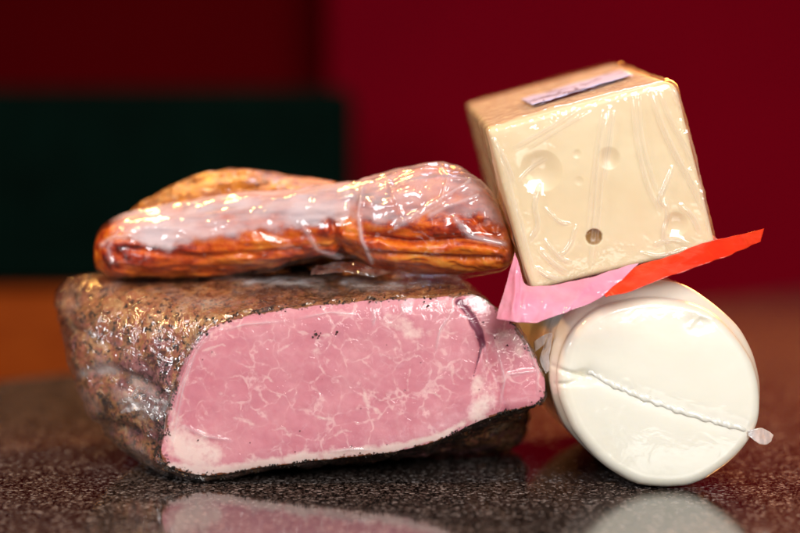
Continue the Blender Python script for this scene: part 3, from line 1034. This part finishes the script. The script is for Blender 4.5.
def block_rings(outl, er, L, K, grow=0.0):
    dirs = outl - bc
    nn = np.linalg.norm(dirs, axis=1, keepdims=True)
    base = outl + dirs / nn * grow
    R = []
    for k in range(10):
        a = math.pi / 2 * k / 9
        R.append(bc + (base - bc) * (1 - er * (1 - math.sin(a)) / 0.045) + db * (er * (1 - math.cos(a)) - grow))
    for k in range(1, K):
        R.append(base + db * (er + (L - 2 * er) * k / K))
    for k in range(0, 10):
        a = math.pi / 2 * k / 9
        R.append(bc + (base - bc) * (1 - er * (1 - math.cos(a)) / 0.045) + db * (L - er + er * math.sin(a) + grow))
    return np.array(R)


def face_rel(V):
    """distance in metres behind the front plane"""
    return (V - P0) @ db


HOLES = [(541, 171, 22, .0022, 0.03), (609, 158, 12, .0013, 0.12), (594, 237, 8.5, .0030, 1.3), (676, 224, 13, .0014, 0.10),
         (577, 154, 5, .0004, 0.05), (579, 181, 5, .0003, 0.0)]
R = block_rings(bq, 0.003, BL_, 30)
cp = cap_rings(R[0], 150, 0.0006, db, 3)[::-1]
V, F = rings_mesh(np.concatenate([cp[:-1], R]), close_start=True, close_end=True)
V = V.copy()
X, Y = proj(V)
isf = face_rel(V) < 0.002
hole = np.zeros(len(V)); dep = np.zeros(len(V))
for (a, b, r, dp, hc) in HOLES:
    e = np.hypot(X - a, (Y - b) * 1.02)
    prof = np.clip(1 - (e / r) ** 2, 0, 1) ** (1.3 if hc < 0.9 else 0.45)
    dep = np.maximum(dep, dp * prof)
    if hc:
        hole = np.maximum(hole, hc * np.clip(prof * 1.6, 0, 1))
V += db * ((dep + 0.0006 * fbm(V * 40, 3)) * isf)[:, None]
blk = empty('swiss_cheese_block', tuple((Q[2] + Q[3]) / 2 + db * 0.1), 'tilted square block of pale holed cheese in clear wrap above the round cheese log', 'cheese')
mesh_obj('cheese', V, F, M['swiss'], blk, {'hole': hole * isf})

# clear wrap with gathered folds
bq2 = rounded_quad(Q, 0.0035, 190, 14)
R = block_rings(bq2, 0.0035, BL_, 70, 0.0010)
ndir = R - R.mean(1, keepdims=True)
ndir -= (ndir @ db)[..., None] * db
ndir /= np.linalg.norm(ndir, axis=-1, keepdims=True) + 1e-9
dlen = face_rel(R.reshape(-1, 3)).reshape(R.shape[:2])
side = np.clip(dlen / 0.004, 0.15, 1)
R = R + ndir * ((0.0015 * ridged(R * np.array([55, 22, 55]), 3) + 0.0006 * fbm(R * 90, 2)) * side)[..., None]
cp = cap_rings(R[0], 230, 0.0008, db, 4)[::-1]
V, F = rings_mesh(np.concatenate([cp[:-1], R]), close_start=True, close_end=True)
V = V.copy()
X, Y = proj(V)
isf = np.exp(-np.clip(face_rel(V), 0, 1) / 0.002)
h = 0.0004 * fbm(np.stack([X, Y, X * 0], 1) / np.array([26, 60, 1]), 3)
mk = np.zeros(len(V))
FOLDS = [([(609, 109), (604, 140), (600, 175), (597, 215), (592, 262)], 3.2, .0022, .10), ([(602, 112), (597, 150), (592, 190), (588, 232)], 1.5, .0010, .06),
         ([(614, 112), (609, 150), (605, 178)], 1.3, .0010, .10),
         ([(633, 98), (635, 125), (640, 155), (648, 185), (660, 210)], 1.8, .0018, .10), ([(638, 96), (641, 130), (647, 160), (657, 190)], 1.4, .0014, .08),
         ([(652, 94), (662, 125), (676, 155), (694, 188), (706, 215)], 2.2, .0020, .12), ([(660, 92), (672, 122), (688, 152), (704, 190)], 1.6, .0014, .08),
         ([(578, 110), (560, 122), (540, 134), (515, 148)], 1.8, .0013, .12), ([(590, 112), (562, 128), (530, 148)], 1.4, .0009, .08),
         ([(540, 186), (535, 205), (538, 225), (530, 240)], 2.0, .0016, .12), ([(496, 150), (508, 180), (516, 215), (527, 250), (537, 280)], 2.0, .0016, .12),
         ([(492, 138), (505, 160), (515, 185)], 1.8, .0012, .12), ([(510, 190), (522, 225), (528, 258)], 1.6, .0012, .10), ([(520, 180), (530, 170), (545, 160)], 1.4, .0008, .1),
         ([(540, 250), (552, 262), (566, 272)], 2.2, .0016, .14), ([(545, 240), (560, 258), (570, 262)], 1.6, .0012, .12), ([(536, 268), (548, 276), (560, 280)], 2.2, .0016, .15),
         ([(556, 258), (566, 250), (572, 240), (576, 226)], 1.8, .0012, .10), ([(545, 208), (560, 222), (570, 224)], 1.5, .0008, .1),
         ([(664, 200), (668, 215), (664, 235), (672, 250)], 2.0, .0016, .12), ([(672, 168), (666, 184), (660, 200), (668, 208)], 2.0, .0018, .14), ([(680, 205), (692, 216), (700, 232)], 2.0, .0014, .12),
         ([(685, 120), (698, 160), (704, 200), (710, 238)], 1.6, .0012, .12), ([(655, 245), (672, 240), (690, 245)], 1.8, .0012, .12), ([(640, 252), (660, 256), (690, 248)], 1.5, .001, .1),
         ([(672, 86), (676, 96), (684, 112)], 2.4, .0014, .15)]
for poly, wd, a, mm in FOLDS:
    pl = [tuple(p) for p in crv(poly, 6, closed=False)]
    d, pos = seg_dist(X, Y, pl)
    prof = np.sin(np.pi * np.clip(pos, 0.01, 0.99)) ** 0.4
    g = np.exp(-(d / wd) ** 2) * prof
    h = np.maximum(h, 1.3 * a * g)
    mk = np.maximum(mk, (mm * np.exp(-(d / wd) ** 4) + 2.2 * mm * np.exp(-((d - wd) / 0.7) ** 2)) * prof)
# gathered crinkles near the rim
rimd = np.min([seg_dist(X, Y, [BQ[i], BQ[(i + 1) % 4]])[0] for i in range(4)], axis=0)
h += 0.0012 * np.exp(-rimd / 9.0) * (ridged(V * np.array([130, 30, 130]), 3) - 0.4)
big = np.exp(-(((X - 541) / 20) ** 2 + ((Y - 171) / 20) ** 2) ** 1.5)
h -= 0.0030 * big
h -= 0.0022 * np.exp(-(((X - 676) / 13) ** 2 + ((Y - 224) / 13) ** 2) ** 1.5)
V -= db * (h * isf)[:, None]
mesh_obj('clear_wrap', V, F, M['filmblock'], blk, {'milk': mk * isf})

# label on the top face
tn = np.cross(Q[1] - Q[0], db); tn /= np.linalg.norm(tn)
if tn[2] < 0: tn = -tn
PT = Q[0] + tn * 0.0019
lab = np.array([on_plane(a, b, PT, tn) for a, b in ((521, 99), (622, 69), (633, 74), (532, 105))])
G = np.array([[lab[0] * (1 - u) * (1 - v) + lab[1] * u * (1 - v) + lab[2] * u * v + lab[3] * (1 - u) * v for u in np.linspace(0, 1, 40)] for v in np.linspace(0, 1, 16)])
G = G.reshape(-1, 3); G = G + tn * (0.0007 * fbm(G * 70, 2))[:, None]
o = mesh_obj('paper_label', G, grid_faces(16, 40, False), M['label'], blk)
s = o.modifiers.new('thickness', 'SOLIDIFY'); s.thickness = 0.0002

# wrapper end: pink inside, red print outside
n_ = 40
saw = []
ribbon('pink_wrapper_flap', [(514, 252), (520, 268), (527, 285), (545, 286), (575, 279), (610, 271), (640, 263)],
       [(496, 318), (512, 321), (535, 321), (556, 317), (578, 309), (596, 301), (610, 293)],
       [-0.012, -0.018, -0.0215, -0.0220, -0.0225, -0.023, -0.0235], [-0.024, -0.036, -0.040, -0.040, -0.038, -0.034, -0.030], M['pink'], blk, 160, 40, 0.0022, 38)
ribbon('red_wrapper_flap', [(604, 296), (622, 280), (641, 265), (668, 256), (700, 244), (732, 236), (764, 229)],
       [(606, 299), (622, 294), (645, 284), (672, 274), (702, 264), (734, 253), (761, 241)],
       [-0.033, -0.030, -0.024, -0.024, -0.022, -0.018, -0.012], [-0.034, -0.036, -0.036, -0.034, -0.032, -0.026, -0.016], M['red'], blk, 130, 24, 0.0020, 40)
# the same sleeve continues under the block
u0, u1, = Q[3], Q[2]
G = []
for v in np.linspace(0, 1, 24):
    for u in np.linspace(-0.02, 1.06, 60):
        G.append(u0 + (u1 - u0) * u + db * (0.17 * v + 0.015) - tn * (0.0022 + 0.0006 * math.sin(u * 9 + v * 7)))
o = mesh_obj('wrapper_underside', np.array(G), grid_faces(24, 60, False), M['pink'], blk)
s = o.modifiers.new('thickness', 'SOLIDIFY'); s.thickness = 0.0003
adopt(blk)
